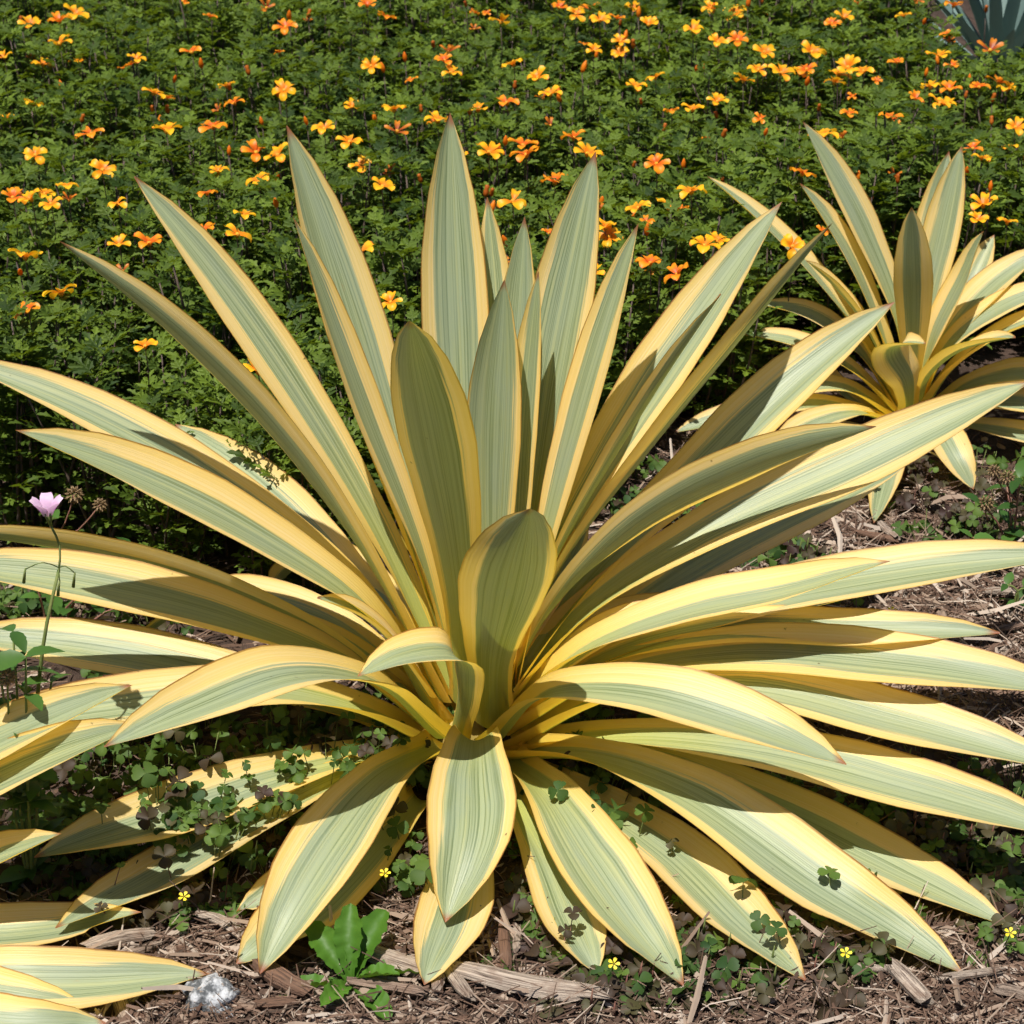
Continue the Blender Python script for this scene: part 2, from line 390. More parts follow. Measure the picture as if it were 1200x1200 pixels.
main = empty('variegated_yucca', (0, 0, 0))
tag(main, 'large yucca with long yellow-edged grey-green leaves, complete rosette rising from clover and mulch', 'yucca plant', 'variegated yuccas')
crown(main, .085, .042)
LEAVES = [
 # upright, back
 ([(560,790),(545,600),(534,400),(529,270),(527,132)], .20, .074, dict(k=.9, mg=.64, off=0)),
 ([(590,790),(622,600),(650,410),(672,300),(698,178)], .19, .074, dict(k=.8, mg=.66)),
 ([(578,780),(584,500),(580,350),(571,231)], .20, .050, dict(k=.8)),
 ([(588,780),(600,520),(606,390),(615,254)], .16, .050, dict(k=.8, mg=.75)),
 ([(580,800),(577,620),(580,480),(591,328)], .06, .060, dict(k=1.2, mg=.85)),
 ([(598,800),(608,620),(618,450),(631,318)], .09, .036, dict(k=-.2, mg=.5)),
 ([(606,800),(640,640),(692,450),(748,262)], .10, .052, dict(k=.15, off=.18)),
 ([(535,800),(480,600),(412,380),(372,255),(336,147)], .18, .072, dict(k=.8, mg=.60)),
 ([(530,810),(495,660),(420,470),(343,253)], .05, .051, dict(k=.25)),
 ([(546,830),(536,680),(504,500),(488,425),(480,376)], [-.03,-.05,-.13,-.18,-.22], .080, dict(k=0, az=-98, mg=.66)),
 ([(578,855),(577,790),(594,700),(607,645),(621,596)], [-.035,-.07,-.16,-.215,-.25], .098, dict(k=0, az=-84, mg=.70)),
 # left fan
 ([(525,810),(440,620),(325,430),(240,310),(157,207)], .16, .062, dict(k=.75, off=-.15)),
 ([(515,820),(455,700),(345,535),(200,385),(70,283)], .00, .058, dict(k=-1.0)),
 ([(510,830),(400,680),(250,568),(100,485),(-60,418)], .08, .070, dict(k=.35)),
 ([(505,840),(425,715),(300,630),(150,555),(18,504)], -.08, .082, dict(k=.45, mg=.52)),
 ([(520,820),(420,690),(310,580),(205,497)], .38, .072, dict(k=.4)),
 ([(505,850),(410,760),(270,695),(110,650),(-70,622)], .07, .066, dict(k=-.8)),
 ([(500,855),(410,785),(290,735),(110,690),(-90,660)], -.03, .082, dict(k=.35)),
 ([(510,885),(400,835),(250,793),(100,764),(-60,745)], .07, .082, dict(k=.4)),
 ([(505,880),(430,838),(320,813),(160,830),(-60,862)], -.16, .082, dict(k=.35)),
 ([(510,865),(425,797),(335,793),(225,833),(122,876)], [-.03,-.14,-.22,-.29,-.34], .078, dict(k=.35)),
 ([(510,890),(440,888),(330,912),(190,962),(40,1005)], -.25, .080, dict(k=.4)),
 ([(515,900),(430,905),(310,960),(170,1040),(65,1088)], -.32, .078, dict(k=-.05)),
 ([(500,905),(430,960),(350,1030),(277,1069)], -.28, .05, dict(k=.3)),
 ([(520,880),(455,912),(395,985),(345,1065),(305,1141)], [-.03,-.13,-.25,-.33,-.38], .086, dict(k=.25, mg=.60)),
 ([(520,910),(450,985),(370,1065),(277,1129)], -.35, .085, dict(k=.1)),
 # bent leaf and front hanging leaves
 ([(528,872),(540,800),(528,766),(470,772),(419,793)], [-.03,-.09,-.13,-.165,-.19], .070, dict(k=.1, az=-150, c=.8)),
 ([(558,890),(556,868),(553,905),(550,985),(522,1081)], [-.035,-.085,-.16,-.255,-.325], .092, dict(k=.1, az=-95, mg=.68, off=.03)),
 ([(550,905),(545,960),(537,1060),(497,1154)], [-.035,-.09,-.19,-.30], .075, dict(k=.2, az=-100)),
 ([(590,895),(640,930),(690,1005),(745,1085),(801,1156)], [-.03,-.13,-.24,-.32,-.38], .086, dict(k=.25, mg=.66)),
 ([(585,910),(640,1010),(672,1085),(700,1142)], [-.03,-.14,-.22,-.30], .066, dict(k=.2)),
 ([(600,905),(700,945),(790,1005),(870,1085),(944,1149)], -.36, .080, dict(k=.3)),
 ([(600,890),(690,890),(800,930),(960,1040),(1131,1143)], [-.02,-.09,-.17,-.27,-.35], .090, dict(k=.3, mg=.58)),
 ([(600,890),(760,890),(890,945),(1040,1020),(1187,1088)], [0,-.06,-.13,-.21,-.29], .082, dict(k=.2)),
 # right, low to high
 ([(585,870),(650,812),(750,815),(870,848),(992,896)], [-.03,-.1,-.15,-.19,-.22], .080, dict(k=.35)),
 ([(600,885),(720,868),(880,882),(1070,930),(1270,985)], -.28, .082, dict(k=.3)),
 ([(600,880),(730,815),(870,808),(1050,850),(1260,905)], -.18, .082, dict(k=.3)),
 ([(600,860),(720,792),(850,770),(1050,782),(1270,815)], -.10, .085, dict(k=.35)),
 ([(600,850),(710,775),(840,742),(1000,744),(1172,742)], -.03, .066, dict(k=.3)),
 ([(590,850),(680,765),(800,718),(930,690),(1043,658)], -.06, .066, dict(k=.3)),
 ([(600,850),(730,765),(870,712),(1050,676),(1260,650)], .05, .080, dict(k=.3)),
 ([(600,845),(720,775),(850,728),(1010,698)], .14, .06, dict(k=.1)),
 ([(592,830),(680,725),(820,632),(1010,545),(1210,446)], .20, .084, dict(k=.5)),
 ([(585,830),(640,725),(745,620),(880,550),(1027,500)], .08, .074, dict(k=-1.1)),
 ([(600,810),(690,680),(820,555),(930,450),(1048,354)], .28, .076, dict(k=.55)),
 ([(592,810),(655,670),(760,530),(870,395),(976,261)], .10, .064, dict(k=-.7)),
 ([(592,800),(655,640),(755,470),(840,345),(917,236)], .20, .074, dict(k=.5)),
 ([(590,815),(650,660),(755,480),(845,345)], .05, .050, dict(k=-.7)),
 ([(605,840),(730,725),(880,630),(1064,544)], .40, .085, dict(k=.4)),
 # short inner leaves filling the heart
 ([(520,850),(470,770),(420,720),(372,700)], -.06, .05, dict(k=.2)),
 ([(600,850),(660,780),(740,730),(800,712)], .02, .055, dict(k=.2)),
 ([(540,800),(500,620),(470,480)], .10, .05, dict(k=.5)),
 ([(565,800),(560,640),(556,520)], .12, .05, dict(k=.5)),
 ([(595,800),(640,700),(690,600)], .12, .05, dict(k=.4)),
]
for pts, ys, wd, kw in LEAVES:
    px_leaf(main, pts, ys, wd, **kw)
for az in (20, 50, 78, 100, 128, 155):                    # low leaves at the back of the rosette
    a = R(az); d = Vector((math.cos(a), math.sin(a), 0)); L = random.uniform(.34, .42)
    yucca_leaf(main, [d*.02+Vector((0, 0, .05)), d*L*.4+Vector((0, 0, .14)), d*L*.75+Vector((0, 0, .13)), d*L+Vector((0, 0, .05))], .07, k=.1)

# second plant, behind on the right
gb = at_z(1066, 512, 0)
back = empty('variegated_yucca', (gb.x, gb.y, 0))
tag(back, 'smaller yellow-edged yucca growing beside the orange flower bed, behind the big rosette', 'yucca plant', 'variegated yuccas')
crown(back, .10, .035)
BACK = [
 ([(1060,480),(1052,380),(1010,270),(940,142)], .10, .060, dict(k=.5)),
 ([(1055,480),(1030,385),(985,285),(937,215)], .05, .056, dict(k=.25)),
 ([(1050,475),(985,360),(905,270),(828,206)], .08, .05, dict(k=.2)),
 ([(1070,480),(1083,370),(1104,270),(1127,171)], .12, .056, dict(k=.7)),
 ([(1066,480),(1076,370),(1092,270),(1112,177)], .15, .056, dict(k=.6)),
 ([(1066,490),(1071,400),(1071,320),(1068,243)], [-.03,-.05,-.08,-.10], .056, dict(k=0, az=-92)),
 ([(1072,480),(1098,390),(1130,325),(1153,271)], .0, .055, dict(k=.4)),
 ([(1068,470),(1085,330),(1093,217)], .14, .045, dict(k=.6)),
 ([(1075,470),(1120,370),(1165,275)], .16, .05, dict(k=.6)),
 ([(1078,480),(1115,390),(1165,335),(1232,288)], .05, .062, dict(k=.35)),
 ([(1078,485),(1115,405),(1180,360),(1262,330)], -.02, .062, dict(k=.3)),
 ([(1080,490),(1120,430),(1190,385),(1270,362)], -.08, .064, dict(k=.1)),
 ([(1052,480),(1020,395),(985,345),(945,305)], -.02, .06, dict(k=.1)),
 ([(1050,485),(1000,405),(950,370),(885,356)], .08, .05, dict(k=.2)),
 ([(1050,485),(985,425),(930,402),(870,392)], .02, .05, dict(k=.2)),
 ([(1045,490),(985,455),(920,460),(855,475)], .0, .055, dict(k=.35)),
 ([(1045,495),(960,475),(880,485),(790,507)], -.05, .055, dict(k=.3)),
 ([(1068,495),(1065,445),(1050,408),(1085,402)], [-.03,-.07,-.10,-.13], .065, dict(k=.2, az=-60)),
 ([(1078,490),(1090,440),(1130,410),(1190,395)], -.12, .06, dict(k=.1)),
 ([(1085,495),(1130,455),(1180,442),(1260,440)], -.05, .06, dict(k=.35)),
 ([(1085,500),(1130,475),(1190,475),(1270,490)], -.08, .06, dict(k=.35)),
 ([(1085,505),(1130,500),(1190,510),(1270,530)], -.12, .055, dict(k=.3)),
 ([(1080,505),(1095,498),(1118,535),(1141,574)], [-.03,-.1,-.17,-.2], .058, dict(k=.3)),
 ([(1062,505),(1050,510),(1038,555),(1024,613)], [-.03,-.09,-.17,-.22], .05, dict(k=.3)),
 ([(1050,500),(1000,485),(950,500),(900,535)], -.12, .052, dict(k=.3)),
 ([(1040,492),(1000,470),(960,440),(920,432)], .05, .05, dict(k=.1)),
]
for pts, ys, wd, kw in BACK:
    if isinstance(ys, list): ys = [gb.y+y for y in ys]
    else: ys = gb.y+ys
    px_leaf(back, pts, ys, wd, yb=gb.y, **kw)

# third plant, standing outside the frame: its leaf tips reach in
gn = at_z(-400, 1050, 0)
side = empty('variegated_yucca', (gn.x, gn.y, 0))
tag(side, 'yucca showing only yellow-edged leaf tips that lie over clover and mulch beside a grey rock', 'yucca plant', 'variegated yuccas')
crown(side, .12, .045)
SIDE = [
 ([(-390,1010),(-230,940),(-80,905),(50,850),(155,803)], -.26, .078, dict(k=.5, off=.1)),
 ([(-390,1020),(-230,985),(-90,955),(40,898),(163,849)], -.30, .082, dict(k=.5)),
 ([(-390,1030),(-230,1020),(-90,1035),(0,1005),(72,977)], -.32, .066, dict(k=.4)),
 ([(-390,1040),(-230,1060),(-90,1095),(40,1092),(166,1069)], -.30, .066, dict(k=.2)),
 ([(-390,1040),(-260,1090),(-100,1145),(80,1157),(246,1141)], -.36, .078, dict(k=.3)),
 ([(-390,1040),(-260,1110),(-120,1150),(0,1172),(101,1178)], -.40, .070, dict(k=.3)),
 ([(-390,1040),(-270,1130),(-140,1190),(0,1212),(125,1199)], -.44, .08, dict(k=.3)),
]
for pts, ys, wd, kw in SIDE:
    px_leaf(side, pts, ys, wd, yb=gn.y, **kw)
for i in range(26):
    a = R(60+i*360/26*1.0); el = (35, 62, 15)[i % 3]
    if i % 3 == 2 and -50 < ((math.degrees(a)+180) % 360-180) < 50: continue
    d = Vector((math.cos(a), math.sin(a), 0)); L = random.uniform(.5, .62)
    if d.x > .3: L *= .62
    b = Vector((gn.x, gn.y, .06))
    e = R(el); up = Vector((0, 0, 1))
    yucca_leaf(side, [b+d*.02, b+(d*math.cos(e)+up*math.sin(e))*L*.5, b+(d*math.cos(e*.85)+up*math.sin(e*.85))*L*.8, b+(d*math.cos(e*.7)+up*math.sin(e*.7))*L], .072, k=.0, ground=False)

# ------------------------------------------------------------------ orange flower bed
PINNA = [(.30, 0), (0, .05), (.28, .20), (.46, .46), (.58, .20), (.80, .26), (1.0, 0), (.80, -.26), (.58, -.20), (.46, -.46), (.28, -.20), (0, -.05)]
def pinnate_leaf(mb, org, d, nrm, L, tint, pairs=2):
    """small divided leaf: pinnae along a curved rib"""
    d = d.normalized(); s = d.cross(nrm).normalized(); n = s.cross(d)
    def at_rib(t): return org+d*(L*t)-n*(L*.30*t*t)+n*(L*.06)
    def pinna(o, dirv, size, tilt):
        dirv = dirv.normalized(); sd = dirv.cross(n).normalized(); nn = sd.cross(dirv)
        vs_ = [o+dirv*(size*x)+sd*(size*y*.78)+nn*(size*(.20*abs(y)-tilt*x*x)) for x, y in PINNA]
        m = len(vs_)
        mb.add(vs_, [(0, i, i+1) for i in range(1, m-1)]+[(0, m-1, 1)], tint=min(1, max(0, tint+random.uniform(-.12, .12))))
    rib = [at_rib(t) for t in (0, .5, 1)]
    wv = s*.0011
    mb.add([rib[0]-wv, rib[0]+wv, rib[1]-wv, rib[1]+wv, rib[2]-wv, rib[2]+wv], [(0, 1, 3, 2), (2, 3, 5, 4)], tint=tint)
    for k in range(pairs):
        t = .42+.40*k/max(1, pairs)
        for sg in (-1, 1):
            pinna(at_rib(t), d*.62+s*sg*.85+n*.1, L*(.44-.05*k), .25)
    pinna(at_rib(.82), d-n*.25, L*.50, .3)

def bed_plant_meshes(seed, H):
    random.seed(seed)
    st = MB(); fo = MB()
    for k in range(9):
        a = random.uniform(0, 6.283); lean = random.uniform(.02, .090) if k else 0
        h = H*random.uniform(.80, 1.04); base = Vector((random.uniform(-.02, .02), random.uniform(-.02, .02), -.01))
        top = base+Vector((math.cos(a)*lean, math.sin(a)*lean, h))
        mid = base.lerp(top, .5)+Vector((random.uniform(-.012, .012), random.uniform(-.012, .012), 0))
        P = catmull([base, mid, top], 6)
        tube(st, P, .0027, .0012, 4)
        nn = 8; rot = random.uniform(0, 3.14)
        for q in range(nn):
            t = .16+.84*q/(nn-1)
            p = P[0].lerp(P[-1], t)+(mid-base.lerp(top, .5))*(4*t*(1-t))
            for sg in range(2 if q < nn-1 else 4):
                aa = rot+q*1.57+sg*(3.14 if q < nn-1 else 1.57)+random.uniform(-.3, .3)
                up = lerp(.15, 1.15, t)+random.uniform(-.25, .25)
                if q == nn-1: up = 1.1
                d = Vector((math.cos(aa), math.sin(aa), up))
                L = random.uniform(.030, .046)*(1 if q < nn-1 else .72)*(.85 if q < 2 else 1)
                pinnate_leaf(fo, p, d, Vector((random.uniform(-.3, .3), random.uniform(-.3, .3), 1)), L, random.uniform(.05, 1.0))
    return st.mesh('stems'), fo.mesh('foliage', False)
PROTO = [bed_plant_meshes(100+i, random.uniform(.225, .285)) for i in range(10)]
for a, b in PROTO: a.materials.append(M['stem']); b.materials.append(M['bed'])

def petal_mesh(L, W, curl, cup, ruffle, seed):
    random.seed(seed); mb = MB(); nl, nw = 6, 4; vs_, uu, vv = [], [], []
    for i in range(nl+1):
        t = i/nl; ww = W*.5*(.18+.82*math.sin(math.pi*min(1, t**.8)*.60)/1.0)*(1 if t < .85 else 1-.42*((t-.85)/.15)**2)
        for j in range(nw+1):
            u = -1+2*j/nw
            z = cup*math.sin(t*1.6)*L-curl*t*t*L+abs(u)*ww*.35+ruffle*L*math.sin(u*3+t*5)*t
            notch = .06*L*(abs(u) < .3)*(t == 1)
            vs_.append((.002+t*L-notch, u*ww, z)); uu.append(u); vv.append(t)
    fs = [(i*(nw+1)+j, i*(nw+1)+j+1, (i+1)*(nw+1)+j+1, (i+1)*(nw+1)+j) for i in range(nl) for j in range(nw)]
    mb.add(vs_, fs, uu=uu, vv=vv); return mb.mesh('petal')
PET = {}
for mname in ('petal_y', 'petal_o', 'petal_r'):
    PET[mname] = []
    for i in range(4):
        me = petal_mesh(.0245, .0185 if mname != 'petal_r' else .012, (.10, .35, .2, .5)[i] if mname != 'petal_r' else -.1, .42 if mname != 'petal_r' else .45, .04, 50+i)
        me.materials.append(M[mname]); PET[mname].append(me)
def lathe(rings, n=8):
    mb = MB(); vs_ = []; fs = []
    for r, z in rings:
        for k in range(n): vs_.append((r*math.cos(6.2832*k/n), r*math.sin(6.2832*k/n), z))
    for i in range(len(rings)-1):
        for k in range(n): fs.append((i*n+k, i*n+(k+1) % n, (i+1)*n+(k+1) % n, (i+1)*n+k))
    fs.append(tuple(range(n))[::-1]); fs.append(tuple((len(rings)-1)*n+k for k in range(n)))
    mb.add(vs_, fs, tint=.5, vv=.5, uu=0); return mb
CEN = lathe([(.0012, -.004), (.0042, -.001), (.0045, .003), (.003, .0055), (.001, .006)]).mesh('flower_centre'); CEN.materials.append(M['centre'])
BUD = lathe([(.0012, -.005), (.0036, -.001), (.0042, .003), (.0036, .008), (.0018, .0125), (.0004, .0145)], 7).mesh('flower_bud'); BUD.materials.append(M['petal_o'])
BUDR = lathe([(.0012, -.005), (.0034, -.002), (.0038, .002), (.0026, .006), (.0034, .0095), (.0008, .011)], 6).mesh('flower_bud'); BUDR.materials.append(M['petal_r'])
STK = MB(); tube(STK, [(0, 0, -.10), (.003, .002, -.05), (0, 0, 0)], .0011, .0009, 4); STK = STK.mesh('stalk'); STK.materials.append(M['stem'])

def y_front(x):
    return .36+.03*math.sin(x*7)+.42*smooth(.02, .30, x)+.30*smooth(.35, .62, x)
random.seed(21)
plants = []
SP = .118
y = .36
row = 0
while y < 2.75:
    x = -1.45+(row % 2)*SP/2
    while x < 1.5:
        px, py = x+random.uniform(-.035, .035), y+random.uniform(-.035, .035)
        sx, sy, dep = to_px((px, py, .22))
        ok = py > y_front(px)
        if math.hypot(px-gb.x, py-gb.y) < .17: ok = False
        if not (-90 < sx < 1290 and sy > -120): ok = False
        if sx > 1085 and sy < 55: ok = False
        if ok: plants.append((px, py))
        x += SP
    y += SP*.9; row += 1
FLW = [(35,30),(70,27),(88,18),(5,68),(50,77),(92,74),(70,52),(160,70),(265,102),(275,122),(312,10),(335,33),(333,107),(225,62),(40,123),(42,183),
(78,220),(37,235),(30,303),(138,240),(243,228),(238,272),(140,288),(175,287),(33,365),(72,345),(195,155),(108,158),(326,183),(300,180),(303,212),
(256,202),(285,253),(278,276),(380,152),(15,233),(52,228),(60,240),(430,8),(452,22),(435,78),(587,27),(525,62),(521,72),(528,86),(465,155),(412,126),(462,130),(513,143),
(410,168),(423,195),(448,220),(602,77),(630,92),(645,112),(594,122),(573,180),(613,172),(617,183),(672,163),(688,182),(601,237),(650,215),
(674,17),(703,25),(723,23),(740,10),(727,49),(727,63),(768,92),(745,103),(760,30),(695,60),(748,245),(782,243),(710,268),(714,278),(769,193),
(762,310),(692,323),(795,323),(458,355),(423,297),(812,37),(833,10),(841,50),(864,48),(895,62),(951,62),(871,96),(888,83),(915,87),(937,88),
(945,82),(982,90),(1012,85),(994,80),(978,98),(840,120),(812,130),(1051,74),(1100,67),(1115,78),(1117,8),(1090,103),(1113,106),(1147,103),(1170,98),(1180,106),
(1072,117),(1101,122),(1108,125),(995,135),(1043,140),(965,160),(987,162),(940,205),(1140,175),(1150,187),(1182,175),(1145,258),(1180,262),(810,226),
(840,283),(825,290),(1152,242),(928,290),(942,338),(1196,282),(975,28),(988,22),(303,437),(170,407),(853,430),(655,10),(690,12),(860,18),(1060,20),(1160,60),(1190,150),(560,130),(540,190),(250,150),(180,110),(120,200),(8,140)]
flowers_of = {i: [] for i in range(len(plants))}
def assign(px, py, z, kind, size):
    p = at_z(px, py, z)
    best, bd = None, 1e9
    for i, (x, y) in enumerate(plants):
        d = (x-p.x)**2+(y-p.y)**2+ .02*len(flowers_of[i])**2*.05
        if d < bd: bd = d; best = i
    if bd < .05: flowers_of[best].append((p, kind, size))
random.seed(5)
for (fx, fy) in FLW:
    q = random.random()
    assign(fx, fy, random.uniform(.265, .310), 'petal_y' if q < .72 else ('petal_o' if q < .97 else 'petal_r'), random.uniform(.58, .92))
for i in range(190):
    fx = random.uniform(-40, 1240); fy = random.uniform(-20, 330)
    if random.random() > .45+.55*smooth(200, 700, fx)*(1 if fy < 250 else .5): continue
    q = random.random()
    if q < .18: assign(fx, fy, random.uniform(.26, .30), 'petal_o', random.uniform(.35, .55))
    elif q < .34: assign(fx, fy, random.uniform(.25, .29), 'petal_r', random.uniform(.35, .5))
    else: assign(fx, fy, random.uniform(.25, .30), 'bud' if q < .75 else 'budr', random.uniform(.75, 1.15))

def build_flower(parent, ploc, pinv, p, kind, size):
    tilt = Quaternion((random.uniform(-1, 1), random.uniform(-1, 1), 0), random.uniform(.05, .45)) @ Quaternion((0, 0, 1), random.uniform(0, 6.28))
    if random.random() < .25: tilt = Quaternion((1, 0, 0), random.uniform(.1, .6)) @ tilt
    mw = pinv @ Matrix.LocRotScale(p, tilt, (size,)*3)
    if kind in ('bud', 'budr'):
        b = link('flower_bud', BUD if kind == 'bud' else BUDR, None, parent, mw)
        link('stalk', STK, None, b, Matrix.LocRotScale(Vector((0, 0, -.004)), tilt.inverted(), (1, 1, 1))); return
    f = link('flower', CEN, None, parent, mw)
    n = 5 if kind != 'petal_r' else random.choice((4, 5, 6))
    if random.random() < .18: n -= 1
    for k in range(n):
        a = 6.2832*k/5+random.uniform(-.18, .18)
        lr = Quaternion((0, 0, 1), a) @ Quaternion((0, 1, 0), random.uniform(-.28, .30))
        sc = random.uniform(.85, 1.1)
        link('petal', random.choice(PET[kind]), None, f, Matrix.LocRotScale(Vector((0, 0, .002)), lr, (sc, sc*random.uniform(.85, 1.1), sc)))
    link('stalk', STK, None, f, Matrix.LocRotScale(Vector((0, 0, -.003)), tilt.inverted(), (1, 1, 1)))

NUMW = {0: 'no', 1: 'one', 2: 'two', 3: 'three', 4: 'four', 5: 'five', 6: 'six', 7: 'seven', 8: 'eight'}
for i, (x, y) in enumerate(plants):
    z = ground_h(x, y); rz = random.uniform(0, 6.28)
    sc = random.uniform(.92, 1.10)+.10*noise.noise((x*2.2, y*2.2, 3))
    e = empty('bedding_plant', (x, y, z), rz, sc)
    fl = flowers_of[i]; nf = sum(1 for f in fl if not f[1].startswith('bud')); nb = len(fl)-nf
    if nf: lab = 'feathery green bedding plant bearing %s orange-yellow flower%s' % (NUMW[min(nf, 8)], '' if nf == 1 else 's')
    elif nb: lab = 'feathery green bedding plant with only closed orange buds'
    else: lab = 'feathery green bedding plant without any bloom'
    if nf and nb: lab += ', buds'
    if math.hypot(x-gb.x, y-gb.y) < .36: lab += ', close to the smaller yucca'
    elif y < y_front(x)+.16: lab += ', on the bed edge'
    elif y > 2.2: lab += ', at the far end of the bed'
    elif y < .95: lab += ', just behind the big yucca'
    else: lab += ', in the middle of the bed'
    tag(e, lab, 'bedding plant', 'plants of the orange flower bed')
    a, b = random.choice(PROTO)
    link('stems', a, None, e)
    fo = link('foliage', b, None, e); fo['kind'] = 'stuff'
    mi = Matrix.LocRotScale(Vector((x, y, z)), Quaternion((0, 0, 1), rz), (sc,)*3).inverted()
    for p, kind, size in fl: build_flower(e, (x, y, z), mi, p, kind, size)

# the bed goes on outside the frame: one mass of the same foliage
def bed_mass():
    rng = random.Random(8); mb = MB(); src = []
    for a_, b_ in PROTO[:5]:
        me_ = b_; nv = len(me_.vertices)
        co = np.empty(nv*3); me_.vertices.foreach_get('co', co); co = co.reshape(-1, 3)
        tn = np.empty(nv); me_.attributes['tint'].data.foreach_get('value', tn)
        src.append((co, [tuple(p.vertices) for p in me_.polygons], tn))
    V, F, T = [], [], []; o_ = 0
    y = .36; row = 0
    while y < 2.8:
        x = -1.75+(row % 2)*.06
        while x < 1.8:
            px, py = x+rng.uniform(-.04, .04), y+rng.uniform(-.04, .04)
            sx, sy, dep = to_px((px, py, .22))
            if py > y_front(px) and math.hypot(px-gb.x, py-gb.y) > .2 and (sx <= -90 or sx >= 1290 or (sy <= -120 and sx < 1050)):
                co, fc, tn = src[rng.randrange(5)]; an = rng.uniform(0, 6.28); c_, s_ = math.cos(an), math.sin(an); k_ = rng.uniform(.95, 1.1)
                V.append(np.stack([(co[:, 0]*c_-co[:, 1]*s_)*k_+px, (co[:, 0]*s_+co[:, 1]*c_)*k_+py, co[:, 2]*k_], 1))
                F += [tuple(i+o_ for i in f) for f in fc]; T.append(tn); o_ += len(co)
            x += .175
        y += .16; row += 1
    me = bpy.data.meshes.new('bedding_foliage'); me.from_pydata(np.concatenate(V).tolist(), [], F)
    me.attributes.new('tint', 'FLOAT', 'POINT').data.foreach_set('value', np.concatenate(T))
    o = link('bedding_foliage', me, M['bed']); o['kind'] = 'stuff'; o['category'] = 'foliage'
    o['label'] = 'mass of feathery green foliage where the flower bed goes on'
    print('bed mass', len(V), len(F))
bed_mass()

# blue-grey rosette beyond the bed
ga = at_z(1175, 5, 0.22); ga = Vector((ga.x+.03, ga.y+.12, 0))
ag = empty('blue_grey_agave', (ga.x, ga.y, 0))
tag(ag, 'blue-grey narrow-leaved agave at the far end of the orange flower bed', 'agave')
random.seed(9)
for i in range(44):
    a = i*2.4; el = R(18+58*(i/44)); L = random.uniform(.30, .42)
    d = Vector((math.cos(a), math.sin(a), 0)); up = Vector((0, 0, 1)); mb = MB(); vs_ = []; nl = 8
    for q in range(nl+1):
        t = q/nl; c = d*(math.cos(el)*L*t)+up*(math.sin(el)*L*t-.08*t*t*L+.03); s = d.cross(up)
        ww = .013*(.7+.5*math.sin(t*2.6))*(1-t**3)+.0006
        n = (-d*math.sin(el)+up*math.cos(el))
        vs_ += [c-s*ww+n*ww*.5, c-n*ww*.1, c+s*ww+n*ww*.5]
    fs = []
    for q in range(nl): fs += [(q*3, q*3+1, q*3+4, q*3+3), (q*3+1, q*3+2, q*3+5, q*3+4)]
    mb.add(vs_, fs, tint=random.random()); mb.build('leaf', M['agave'], ag)

# ------------------------------------------------------------------ clover weeds
def heart(L, fold, seed):
    """one heart-shaped leaflet along +x, folded at its midrib"""
    pts = []
    for i in range(9):
        t = i/8
        w_ = L*.62*math.sin(math.pi*min(1, t*.94+.02))**.8*(.55+.55*t)
        pts.append((t, w_))
    vs_ = []; 
    for t, w_ in pts:
        x = L*t; xn = x-(L*.16*max(0, (t-.7)/.3)**1.2)
        vs_ += [(x*(1-.05*t), -w_, fold*w_-.18*L*t*t), (xn*.96+.02*L, 0, -.14*L*t*t), (x*(1-.05*t), w_, fold*w_-.18*L*t*t)]
    fs = []
    for q in range(8): fs += [(q*3, q*3+1, q*3+4, q*3+3), (q*3+1, q*3+2, q*3+5, q*3+4)]
    return vs_, fs
def clover_leaf_mesh(L, fold, droop, tint):
    mb = MB(); v0, f0 = heart(L, fold, 0)
    for k in range(3):
        q = Quaternion((0, 0, 1), 2.0944*k) @ Quaternion((0, 1, 0), droop+random.uniform(-.15, .15))
        mb.add([q @ Vector(v) for v in v0], f0, tint=tint+random.uniform(-.1, .1))
    return mb.mesh('leaf')
from mathutils.bvhtree import BVHTree
bv, bf = [], []
for y_ in (main, back, side):
    for ch in y_.children:
        o_ = len(bv); bv += [v.co+y_.location for v in ch.data.vertices]; bf += [tuple(i+o_ for i in p.vertices) for p in ch.data.polygons]
BVH = BVHTree.FromPolygons(bv, bf)
random.seed(31)
CLV = {}
for key in ('clover', 'bronze'):
    CLV[key] = []
    for i in range(12):
        me = clover_leaf_mesh(random.uniform(.0105, .0155), random.uniform(.15, .9), random.uniform(-.25, .65), random.uniform(.0, 1.0))
        me.materials.append(M[key]); CLV[key].append(me)
def lemon_mesh():
    mb = MB()
    for k in range(5):
        a = 6.2832*k/5; d = Vector((math.cos(a), math.sin(a), .35)); s = Vector((-math.sin(a), math.cos(a), 0))
        mb.add([d*.001, d*.005-s*.0022, d*.0075-s*.0022-Vector((0,0,.0006)), d*.0085-Vector((0,0,.001)), d*.0075+s*.0022-Vector((0,0,.0006)), d*.005+s*.0022], [(0, 1, 2, 3, 4, 5)])
    return mb.mesh('flower')
LEM = lemon_mesh(); LEM.materials.append(M['lemon'])
